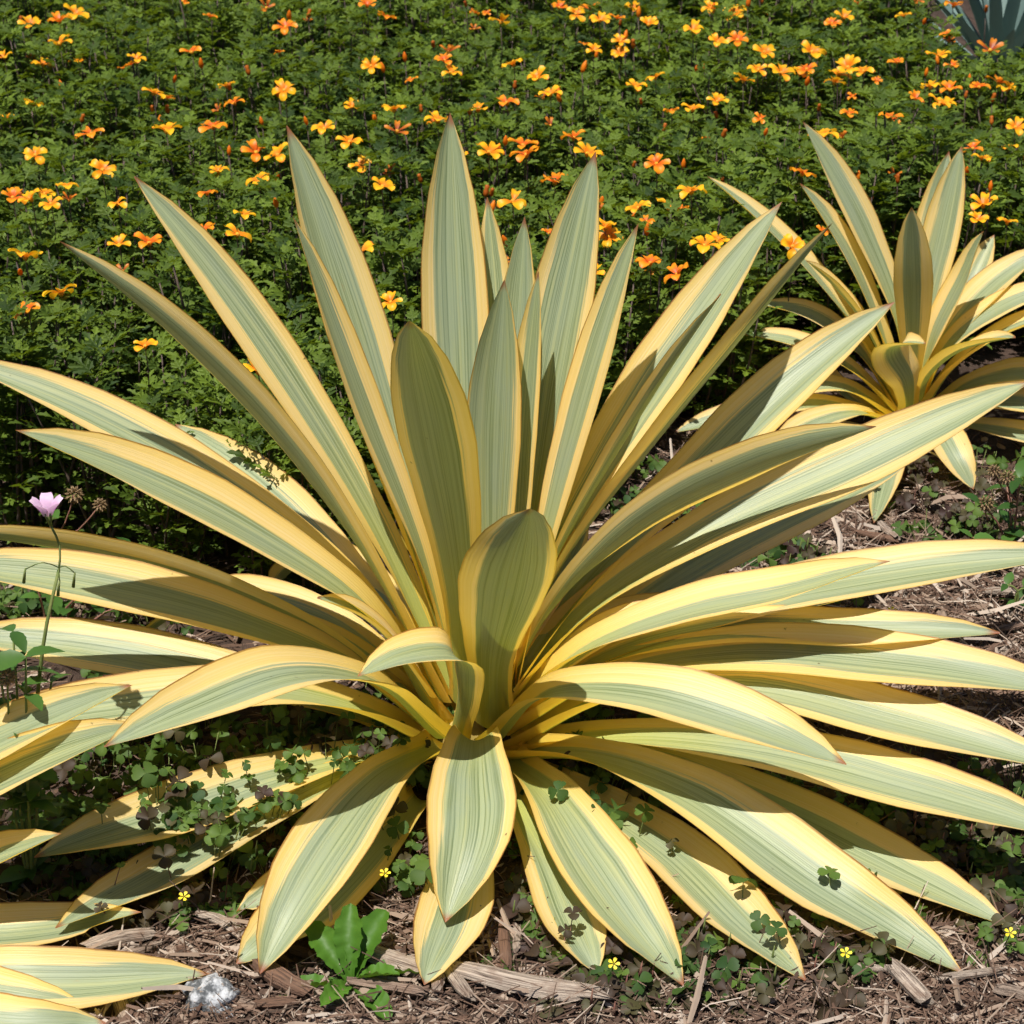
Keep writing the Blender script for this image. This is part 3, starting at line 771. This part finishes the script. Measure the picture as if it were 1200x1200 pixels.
def clover_clump(loc, mkey, n, rad, hgt, flower=False, where='', pods=False, over=.25):
    e = empty('clover_weed', loc); L0 = Vector(loc)
    st = MB(); leaves = []
    for i in range(n):
        a = random.uniform(0, 6.28); r = rad*math.sqrt(random.random()); h = hgt*random.uniform(.35, 1.0)
        top = Vector((math.cos(a)*r, math.sin(a)*r, h))
        hit = BVH.ray_cast(L0+Vector((top.x, top.y, -.01)), Vector((0, 0, 1)), h+.022)[0]   # a yucca leaf lies across its way up
        if hit is not None:
            if random.random() > over or hit.z > .09: 
                top.z = hit.z-L0.z-.022
                if top.z < .008: continue
            else:
                top.z = hit.z-L0.z+random.uniform(.010, .032)
        b = Vector((top.x*.25, top.y*.25, -.012))
        tube(st, catmull([b, b.lerp(top, .5)+Vector((0, 0, h*.12)), top], 4), .0007, .0005, 3)
        leaves.append(top)
    if pods:
        for i in range(3):
            if BVH.ray_cast(L0, Vector((0, 0, 1)), hgt+.03)[0] is not None: break
            p = Vector((random.uniform(-rad, rad)*.7, random.uniform(-rad, rad)*.7, hgt*random.uniform(.5, 1)))
            tube(st, [p*.3-Vector((0, 0, .01)), p], .0006, .0006, 3)
            tube(st, [p, p+Vector((0, 0, .008)), p+Vector((.001, 0, .018))], .0018, .0004, 5)
    st.build('stems', M['redstem' if mkey == 'bronze' else 'greenstem'], e)
    for top in leaves:
        q = Quaternion((random.uniform(-1, 1), random.uniform(-1, 1), 0), random.uniform(0, .75)) @ Quaternion((1, 0, 0), random.uniform(-.1, .6)) @ Quaternion((0, 0, 1), random.uniform(0, 6.28))
        mk = mkey if random.random() < .8 else ('bronze' if mkey == 'clover' else 'clover')
        sc = random.uniform(.55, 1.2)
        link('leaf', random.choice(CLV[mk]), None, e, Matrix.LocRotScale(top, q, (sc,)*3))
    if flower:
        p = Vector((random.uniform(-.01, .01), -.012, hgt*1.2+.008))
        f = link('flower', LEM, None, e, Matrix.LocRotScale(p, Quaternion((1, 0, 0), random.uniform(.2, .8)), (.68,)*3))
        s2 = MB(); tube(s2, [Vector((0, 0, 0)), Vector((.001, .002, -.02)), Vector((0, .006, -p.z-.005))], .0009, .0009, 4); s2.build('stalk', M['greenstem'], f)
    lab = '%s three-leaflet clover%s %s' % ('green' if mkey == 'clover' else 'bronze-purple', ' with a yellow flower' if flower else '', where)
    return tag(e, lab.strip(), 'clover', 'clover weeds around the yuccas')
def clover_px(px, py, *a, z=0, **k):
    p = at_z(px, py, z); return clover_clump((p.x, p.y, ground_h(p.x, p.y)), *a, **k)
random.seed(77)
W_L = 'among the fallen yucca leaves near the rock'
W_F = 'under the hanging leaves of the big yucca'
W_R = 'on the mulch between the spreading yucca leaves'
W_C = 'sprouting in the heart of the big yucca'
W_R2 = 'around the tips of the long front yucca leaves'
W_R3 = 'in shade beneath the low spreading yucca leaves'
W_R4 = 'on open mulch beyond the longest front leaf'
W_F2 = 'beside the shaded low leaf and bark slivers'
W_L2 = 'in the gap under the fanned yucca leaves'
W_L3 = 'growing across the low sunlit fallen yucca leaf'
W_B2 = 'in the mulch gap between both yuccas'
W_B = 'on the mulch in front of the smaller yucca'
CL = []
def region(x0, x1, y0, y1, n, mk, where, hgt=.035, rad=.03, nl=7, pf=0.0, pods=.3, over=.25):
    for i in range(n):
        key = mk if mk != 'mix' else ('clover' if random.random() < .6 else 'bronze')
        clover_px(random.uniform(x0, x1), random.uniform(y0, y1), key, nl, rad, hgt*random.uniform(.7, 1.3), random.random() < pf, where, random.random() < pods, over)
region(20, 260, 965, 1040, 18, 'clover', W_L3, .06, .04, 12, over=.9)
region(0, 430, 845, 905, 16, 'clover', W_L2, .045, .045, 11)
region(0, 200, 700, 810, 10, 'clover', W_L2, .04, .045, 10)
region(100, 350, 915, 990, 12, 'clover', W_L3, .06, .04, 12, over=.9)
region(-20, 180, 1040, 1090, 12, 'mix', W_L, .03, .035, 10)
region(180, 330, 1000, 1080, 9, 'mix', W_L, .03, .03, 9)
region(300, 510, 890, 950, 14, 'clover', W_F, .07, .04, 11, over=.6)
region(440, 510, 970, 1070, 6, 'clover', W_F, .05, .03, 9)
region(595, 700, 910, 1100, 17, 'clover', W_F, .05, .035, 11, over=.05)
region(600, 750, 1090, 1160, 10, 'mix', W_F2, .025, .03, 10)
region(680, 830, 900, 1040, 16, 'clover', W_R, .06, .035, 11, over=.06)
region(780, 1010, 1040, 1185, 30, 'mix', W_R2, .030, .036, 12, over=.04)
region(880, 1100, 960, 1080, 14, 'mix', W_R2, .045, .035, 10, over=0)
region(1060, 1220, 960, 1130, 20, 'mix', W_R4, .03, .038, 11, over=.02)
region(820, 1200, 880, 985, 14, 'clover', W_R3, .04, .04, 10)
region(640, 880, 850, 910, 9, 'clover', W_R3, .06, .04, 8, over=.3)
region(640, 1000, 1105, 1190, 16, 'bronze', W_R2, .02, .03, 10, over=.03)
region(840, 980, 640, 720, 9, 'mix', W_B, .035, .035, 9)
region(1060, 1210, 560, 650, 13, 'mix', W_B, .05, .04, 10)
region(690, 860, 550, 640, 10, 'clover', W_B2, .04, .035, 9)
region(860, 1010, 520, 590, 8, 'clover', W_B2, .04, .04, 9)
for (fx, fy, wh) in ((205,1045,W_L),(207,932,W_L),(464,1004,W_F),(780,975,W_R),(728,1128,W_R),(877,1025,W_R),(991,1122,W_R),(946,934,W_R),(1140,915,W_R),(1175,1095,W_R),(1040,720,W_B),(1010,985,W_R)):
    p = at_z(fx, fy, .05)
    for k_ in range(9):                                     # stand clear of the yucca leaves
        c_ = [BVH.ray_cast(Vector((p.x+a_, p.y-.004+b_, -.02)), Vector((0, 0, 1)), .12)[0] for a_, b_ in ((0, 0), (.014, 0), (-.014, 0), (0, .014), (0, -.014))]
        if not any(h_ is not None for h_ in c_): break
        p = p+Vector((0, -.012, 0))
    else: continue
    clover_clump((p.x, p.y+.012, ground_h(p.x, p.y)), 'clover', 5, .022, .036, True, wh)
for (sx, sy, Y, z0) in ((565,845,-.05,.05),(420,890,-.05,.03),(480,860,-.06,.03)):
    p = at(sx, sy, Y)
    clover_clump((p.x, p.y, max(0, p.z-.05)), 'clover', 4, .02, .05, False, W_C)

# ------------------------------------------------------------------ broad-leaved weeds, seedling, pink flower
def oval_leaf(L, W, fold=.25, droop=.3, teeth=0, lobes=0, nl=10):
    vs_ = []
    for q in range(nl+1):
        t = q/nl
        w_ = W*.5*math.sin(math.pi*t**.85)**.8 if 0 < t < 1 else .0006
        if teeth: w_ *= 1+.10*(q % 2)
        if lobes: w_ *= 1+lobes*math.sin(q*2.2+random.random())
        z = -droop*L*t*t
        rf = (.06*W*math.sin(q*1.9)) if lobes else 0
        vs_ += [(L*t, -w_, z+fold*w_+rf), (L*t, 0, z), (L*t, w_, z+fold*w_-rf)]
    fs = []
    for q in range(nl): fs += [(q*3, q*3+1, q*3+4, q*3+3), (q*3+1, q*3+2, q*3+5, q*3+4)]
    return vs_, fs
def oval_mesh(mat, **kw):
    mb = MB(); v, f = oval_leaf(**kw); mb.add(v, f, tint=random.uniform(.1, .9)); me = mb.mesh('leaf'); me.materials.append(mat); return me
random.seed(13)
OV = [oval_mesh(M['weed'], L=random.uniform(.03, .042), W=random.uniform(.016, .022), teeth=1, droop=random.uniform(.1, .4)) for _ in range(6)]
SEEDM = MB()
for i in range(40):
    z = 1-2*(i+.5)/40; a = i*2.4; r = math.sqrt(1-z*z); p = Vector((r*math.cos(a), r*math.sin(a), z))*.0075
    t = p.orthogonal().normalized()*.0016; b = p.cross(t).normalized()*.0016
    SEEDM.add([p-t, p+b, p+t, p-b, p*1.45, p*.4], [(0, 1, 4), (1, 2, 4), (2, 3, 4), (3, 0, 4), (1, 0, 5), (2, 1, 5), (3, 2, 5), (0, 3, 5)])
SEEDM = SEEDM.mesh('seed_head', False); SEEDM.materials.append(M['seed'])
def weed(base, tips, label, seeds=(), stem='redstem', density=.035, lsc=1.0):
    e = empty('broad_leaved_weed', base); st = MB(); base = Vector(base)
    for tip in tips:
        tip = Vector(tip)-base
        P = catmull([(0, 0, -.01), tip*.5+Vector((0, 0, .02)), tip], 8); tube(st, P, .0020, .0011, 5)
        n = max(2, int(tip.length/density))
        for i in range(1, n+1):
            p = P[min(7, int(7*i/n))]; rot = random.uniform(0, 3.14)
            for sg in (0, 1):
                a = rot+3.14159*sg+random.uniform(-.3, .3)
                q = Quaternion((0, 0, 1), a) @ Quaternion((0, 1, 0), random.uniform(-.7, .1)) @ Quaternion((1, 0, 0), random.uniform(-.4, .4))
                link('leaf', random.choice(OV), None, e, Matrix.LocRotScale(p, q, (random.uniform(.6, 1.0)*lsc,)*3))
    for s in seeds:
        s = Vector(s)-base
        near = min([Vector(t)-base for t in tips], key=lambda v: (v-s).length)*.75
        tube(st, catmull([near, near.lerp(s, .6)+Vector((0, 0, -.008)), s], 5), .0011, .0009, 4)
        link('seed_head', SEEDM, None, e, Matrix.LocRotScale(s, Quaternion(), (random.uniform(.85, 1.1),)*3))
    st.build('stems', M[stem], e)
    return tag(e, label, 'weed', 'broad-leaved weeds')
G0 = lambda x, y: (x, y, ground_h(x, y))
p0 = at_z(60, 760, 0)
weed(G0(p0.x, p0.y), [at(60, 600, p0.y+.02), at(150, 640, p0.y+.05), at(110, 690, p0.y-.02), at(215, 700, p0.y+.08), at(30, 650, p0.y)],
     'dark oval-leaved weed with two brown seed heads between the fanned yucca leaves', [at(87, 580, p0.y+.02), at(117, 592, p0.y)])
p1 = at_z(20, 850, 0); yy = -.22
p1 = at(15, 860, yy); 
weed((p1.x, yy, max(0, p1.z-.06)*0+ground_h(p1.x, yy)), [at(0, 790, yy), at(30, 770, yy-.02), at(60, 800, yy+.02), at(-30, 760, yy), at(15, 740, yy+.02)],
     'bright oval-leaved weed at the foot of the pink flower stalk', [at(8, 793, yy-.02)], 'greenstem', .03, 1.1)
p2 = at_z(185, 830, 0)
weed(G0(p2.x, p2.y), [at(180, 775, p2.y-.02), at(130, 790, p2.y-.02), at(205, 800, p2.y)], 'small oval-leaved weed with a seed head poking above a low yucca leaf', [at(178, 782, p2.y-.03)], 'greenstem', .04)
p3 = at_z(1185, 660, 0)
weed(G0(p3.x, p3.y), [at(1150, 590, p3.y), at(1195, 560, p3.y), at(1140, 630, p3.y-.03), at(1215, 610, p3.y), at(1180, 570, p3.y+.03)],
     'leafy weed with brown seed heads on the mulch beside the smaller yucca', [at(1165, 552, p3.y), at(1180, 560, p3.y), at(1128, 640, p3.y-.03), at(1155, 590, p3.y)], 'redstem', .03, 1.1)
p4 = at_z(1190, 720, 0)
weed(G0(p4.x, p4.y), [at(1180, 685, p4.y), at(1205, 690, p4.y)], 'tiny oval-leaved weed just above the long flat yucca leaf on the mulch', (), 'greenstem', .03, .7)

# pink oxalis bloom on a long stalk
yy = -.20
pb = at(35, 790, yy); pf = at(60, 617, yy+.04)
e = empty('pink_flower', (pb.x, pb.y, pb.z-.03))
o = Vector(e.location); st = MB()
tube(st, catmull([Vector((0, 0, -.02)), at(55, 730, yy+.01)-o, at(69, 668, yy+.03)-o], 7), .0022, .0016, 6)
tube(st, catmull([at(69, 668, yy+.03)-o, at(70, 640, yy+.04)-o, pf-o], 5), .0011, .0012, 5)
for tx, ty in ((30, 675), (88, 680), (70, 690)):
    tube(st, catmull([at(69, 665, yy+.03)-o, at((69+tx)/2, ty-16, yy+.02)-o, at(tx, ty-8, yy+.02)-o], 5), .0006, .0006, 4)
    tube(st, [at(tx, ty-9, yy+.02)-o, at(tx-1, ty-3, yy+.02)-o, at(tx-2, ty+8, yy+.02)-o], .0008, .0017, 5)
st.build('stalk', M['greenstem'], e)
cal = MB(); tube(cal, [pf-o, pf-o+Vector((-.001, 0, .007)), pf-o+Vector((-.002, 0, .015))], .0012, .0042, 7); cal.build('calyx', M['greenstem'], e)
for k in range(5):
    a = 6.2832*k/5+.5; d = Vector((math.cos(a), math.sin(a), 0)); s = Vector((-math.sin(a), math.cos(a), 0)); c0 = pf-o+Vector((-.002, 0, .012))
    vs_ = []
    for q in range(6):
        t = q/5; c1 = c0+d*(.003+.011*t**1.6)+Vector((0, 0, .020*t-.004*t*t*t)); ww = .0022+.0042*math.sin(t*2.5)
        vs_ += [c1-s*ww+d*.001, c1, c1+s*ww+d*.001]
    fs = []
    for q in range(5): fs += [(q*3, q*3+1, q*3+4, q*3+3), (q*3+1, q*3+2, q*3+5, q*3+4)]
    mb = MB(); mb.add(vs_, fs); mb.build('petal', M['pink'], e)
tag(e, 'single pink flower on a thin green stalk in front of the yucca leaves', 'flower')

# bright green seedling
pl = at_z(412, 1166, 0)
e = empty('leafy_seedling', (pl.x, pl.y, ground_h(pl.x, pl.y)+.006), 0, 1.12)
random.seed(3)
for k, (a, el, L) in enumerate([(100, 68, .062), (62, 50, .066), (145, 52, .060), (15, 22, .062), (190, 18, .058), (250, 35, .045), (305, 22, .055), (125, 30, .060), (345, 48, .045), (80, 30, .055)]):
    mb = MB(); vs_ = []; nl = 22; q = Quaternion((0, 0, 1), R(a)) @ Quaternion((0, 1, 0), -R(el)) @ Quaternion((1, 0, 0), random.uniform(-.5, .5))
    ph = random.uniform(0, 6)
    for r_ in range(nl+1):
        t = r_/nl; w0 = L*.21*(math.sin(math.pi*min(1, t**1.25))**.7*(.35+.75*t))+.0012
        row = []
        for u in (-1, -.5, 0, .5, 1):
            ww = w0*(1+(.10*math.sin(r_*1.7+ph) if abs(u) == 1 else 0))
            zz = -.38*L*t*t+abs(u)**1.5*w0*.75+(.10*w0*math.sin(r_*1.7+ph+u*2) if abs(u) > .4 else -.0008)
            row.append(q @ Vector((L*t+(.0015*math.sin(r_*2.3+ph)*abs(u)), u*ww, zz))+Vector((0, 0, .004)))
        vs_ += row
    fs = [(r_*5+c_, r_*5+c_+1, (r_+1)*5+c_+1, (r_+1)*5+c_) for r_ in range(nl) for c_ in range(4)]
    mb.add(vs_, fs, tint=random.uniform(.2, .9)); mb.build('leaf', M['lettuce'], e)
tag(e, 'bright green lobed seedling growing in mulch under the hanging yucca leaves', 'seedling')

# ------------------------------------------------------------------ rock
def rock(loc, r, label, seed):
    mb = MB(); n, m = 22, 14; vs_ = []; fs = []
    for i in range(m+1):
        th = math.pi*i/m
        for k in range(n):
            ph = 2*math.pi*k/n; p = Vector((math.sin(th)*math.cos(ph), math.sin(th)*math.sin(ph), math.cos(th)))
            q = 1+.32*noise.noise(p*1.6+Vector((seed, 0, 0)))+.16*noise.noise(p*4+Vector((0, seed, 0)))
            vs_.append(Vector((p.x*1.15, p.y*.95, p.z*.72))*r*q)
    for i in range(m):
        for k in range(n): fs.append((i*n+k, i*n+(k+1) % n, (i+1)*n+(k+1) % n, (i+1)*n+k))
    mb.add(vs_, fs); o = mb.build('rock', M['rock'], None, True); o.location = loc
    return tag(o, label, 'rock')
pr = at_z(247, 1170, .012); rock((pr.x, pr.y, .014), .0215, 'pale grey rough rock on the mulch by a yucca leaf tip', 3.3)
pr = at_z(262, 1192, .006); rock((pr.x, pr.y, .008), .009, 'small pale pebble lying below the larger grey rock', 8.1)

# ------------------------------------------------------------------ wood pieces
def wood_mesh(L, W, H, seed):
    rng = random.Random(seed); mb = MB(); n, m = 9, 7; vs_, uu, vv, fs = [], [], [], []
    bend = rng.uniform(-.08, .08)*L
    rad = [rng.uniform(.78, 1.2) for _ in range(n)]; st = [rng.uniform(-.10, .10)*L for _ in range(n)]; en = [rng.uniform(-.12, .10)*L for _ in range(n)]
    for i in range(m):
        t = i/(m-1); tap = (1-.25*abs(2*t-1)**3)*(1+.1*rng.uniform(-1, 1))
        for k in range(n):
            a = 6.2832*k/n; x = L*(t-.5)
            if i == 0: x += st[k]
            if i == m-1: x += en[k]
            vs_.append((x, W*.5*math.cos(a)*rad[k]*tap+bend*math.sin(3.14*t), H*.5*math.sin(a)*rad[(k*2) % n]*tap)); uu.append(k/n*2-1); vv.append(t)
    for i in range(m-1):
        for k in range(n): fs.append((i*n+k, i*n+(k+1) % n, (i+1)*n+(k+1) % n, (i+1)*n+k))
    fs.append(tuple(range(n))[::-1]); fs.append(tuple((m-1)*n+k for k in range(n)))
    mb.add(vs_, fs, uu=uu, vv=vv); me = mb.mesh('wood_chip', False); me.materials.append(M['wood']); return me
def wood_px(a, b, wpx, label, hz=.006, seed=0, group=None, name='wood_chip'):
    A = at_z(a[0], a[1], hz); B = at_z(b[0], b[1], hz); d = B-A
    W = wpx/1080.0
    o = link(name, wood_mesh(d.length, W, W*.7, seed)); mid = (A+B)/2
    o.location = (mid.x, mid.y, ground_h(mid.x, mid.y)+W*.36+.016)
    o.rotation_euler = (random.uniform(-.2, .2), random.uniform(-.06, .06), math.atan2(d.y, d.x))
    return tag(o, label, 'wood chip', group)
random.seed(15)
WOOD = [((98,1116),(178,1104),16,'dark grey split wood slab on mulch under a yucca leaf'),
 ((108,1128),(186,1113),11,'long pale tan stick lying along the dark wood slab'),
 ((232,1079),(286,1110),13,'pale weathered stick in straw next to the small folded yucca leaf'),
 ((302,1143),(362,1180),24,'thick reddish-tan log piece at the tip of a hanging yucca leaf'),
 ((385,1108),(505,1152),22,'long brown branch piece behind the bright green seedling'),
 ((412,1166),(495,1180),14,'flat pale wood strip in front of the bright green seedling'),
 ((508,1130),(512,1176),13,'short upright-lying chip touching the lowest hanging leaf tip'),
 ((525,1148),(552,1188),17,'short tan chunk beside the lowest hanging leaf tip'),
 ((545,1156),(705,1180),22,'long reddish-brown bark strip on mulch between two hanging leaves'),
 ((590,1090),(594,1148),13,'dark vertical bark sliver beside the shaded low leaf'),
 ((606,1098),(606,1126),10,'small tan bark sliver by the dark one under the yucca'),
 ((1044,1152),(1086,1198),20,'forked grey branch stub below the red-tipped long leaf'),
 ((1100,1162),(1172,1155),11,'thin tan twig under the tip of the longest front leaf'),
 ((1003,1150),(1036,1153),10,'pale flat chip among bronze clover'),
 ((1152,1043),(1188,1030),13,'reddish round twig end beside clover at the frame edge'),
 ((1165,1176),(1205,1186),13,'pale splintered chip on open mulch beyond the long front leaf'),
 ((908,646),(950,676),12,'pale grey stick on sunlit mulch between two yucca leaves'),
 ((1003,633),(1050,640),12,'tan chip on sunlit mulch below the hanging leaf of the smaller yucca'),
 ((1030,620),(1050,640),14,'grey chip right under a hanging leaf tip of the smaller yucca'),
 ((1030,655),(1075,648),9,'slim brown twig on mulch near the clover by the smaller yucca'),
 ((1155,700),(1205,705),12,'weathered chip on mulch beneath the long flat leaf'),
 ((1170,745),(1200,738),12,'greyish chip near the white flake on open mulch'),
 ((1158,770),(1176,760),9,'white wood flake on open mulch'),
 ((128,1003),(166,990),14,'round tan twig under clover and fallen leaf'),
 ((60,1140),(30,1120),10,'short tan chip under the lowest yucca leaf tips'),
 ((300,1190),(350,1186),14,'dark bark piece near the pebble'),
 ((520,1120),(560,1110),12,'dark bark scrap in shade of the hanging leaves')]
for i, (a, b, wp, lab) in enumerate(WOOD): wood_px(a, b, wp, lab, seed=i)
CH = [wood_mesh(random.uniform(.018, .046), random.uniform(.005, .012), random.uniform(.004, .009), 900+i) for i in range(8)]
nch = 0
while nch < 230:
    q = random.random()
    if q < .6: px, py = random.uniform(-20, 1220), random.uniform(1090, 1200)
    else: px, py = random.uniform(840, 1220), random.uniform(600, 800)
    p = at_z(px, py, 0)
    if p.y > y_front(p.x): continue
    o = link('wood_chip', random.choice(CH)); s = random.uniform(.45, 1.3); o.scale = (s, s, s)
    o.location = (p.x, p.y, ground_h(p.x, p.y)+.010); o.rotation_euler = (random.uniform(-.4, .4), random.uniform(-.35, .35), random.uniform(0, 6.28))
    tag(o, 'small loose bark chip scattered in the straw mulch', 'wood chip', 'loose bark chips'); nch += 1

# ------------------------------------------------------------------ straw mulch
def build_straw():
    rng = random.Random(4); mb = MB()
    def piece(x, y, L, W, a, tilt, z, tint, curve):
        c, s = math.cos(a), math.sin(a); tl = math.tan(tilt)
        vs_ = []
        for i, t in enumerate((-.5, 0, .5)):
            lx = L*t; ly = curve*L*(t*t*4-1)*.25
            px, py = x+c*lx-s*ly, y+s*lx+c*ly; pz = z+abs(tl*L*.5)+tl*lx
            ww = W*(1 if i == 1 else .6)
            vs_ += [(px+s*ww, py-c*ww, pz), (px-s*ww, py+c*ww, pz), (px, py, pz+ww*1.3)]
        fs = [(0, 1, 4, 3), (1, 2, 5, 4), (2, 0, 3, 5), (3, 4, 7, 6), (4, 5, 8, 7), (5, 3, 6, 8)]
        mb.add(vs_, fs, tint=tint)
    n = tries = 0
    while n < 30000:
        q = rng.random()
        if q < .35:
            x = rng.uniform(-.95, 1.1); y = rng.uniform(-.62, 1.0)
        else:                                              # denser where the mulch lies open
            if q < .72: p = at_z(rng.uniform(-60, 1260), rng.uniform(1060, 1230), 0)
            else: p = at_z(rng.uniform(820, 1260), rng.uniform(560, 860), 0)
            x, y = p.x, p.y
        tries += 1
        if tries > 90000: break
        if y > y_front(x)+.12: continue
        if abs(x-.05) > .23*(y+2.9): continue
        if BVH.ray_cast(Vector((x, y, -.02)), Vector((0, 0, 1)), .062)[0] is not None: continue
        patch = .5+.5*noise.noise((x*9, y*9, 2))
        kind = rng.random()
        if kind < .012: L, W = rng.uniform(.035, .09), rng.uniform(.0018, .0038)
        elif kind < .66: L, W = rng.uniform(.014, .060), rng.uniform(.0005, .0011)
        elif kind < .88: L, W = rng.uniform(.012, .034), rng.uniform(.0011, .0024)
        else: L, W = rng.uniform(.008, .022), rng.uniform(.0022, .0042)
        tint = rng.betavariate(1.2, 2.0)*.75 if rng.random() < .72 else rng.uniform(.55, 1.0)
        if kind < .012: tint = rng.uniform(.6, 1)
        tint = min(1, max(0, tint+.4*(patch-.5)))
        a = rng.gauss(.25, .9) if rng.random() < .5 else rng.uniform(0, 3.14)
        piece(x, y, L, W, a, rng.gauss(0, .22), ground_h(x, y)+rng.uniform(-.002, .012), tint, rng.uniform(-.7, .7)); n += 1
    o = mb.build('straw_mulch', M['straw'], None, False)
    o['kind'] = 'stuff'; o['label'] = 'shredded brown straw and bark mulch covering the ground'; o['category'] = 'mulch'
build_straw()
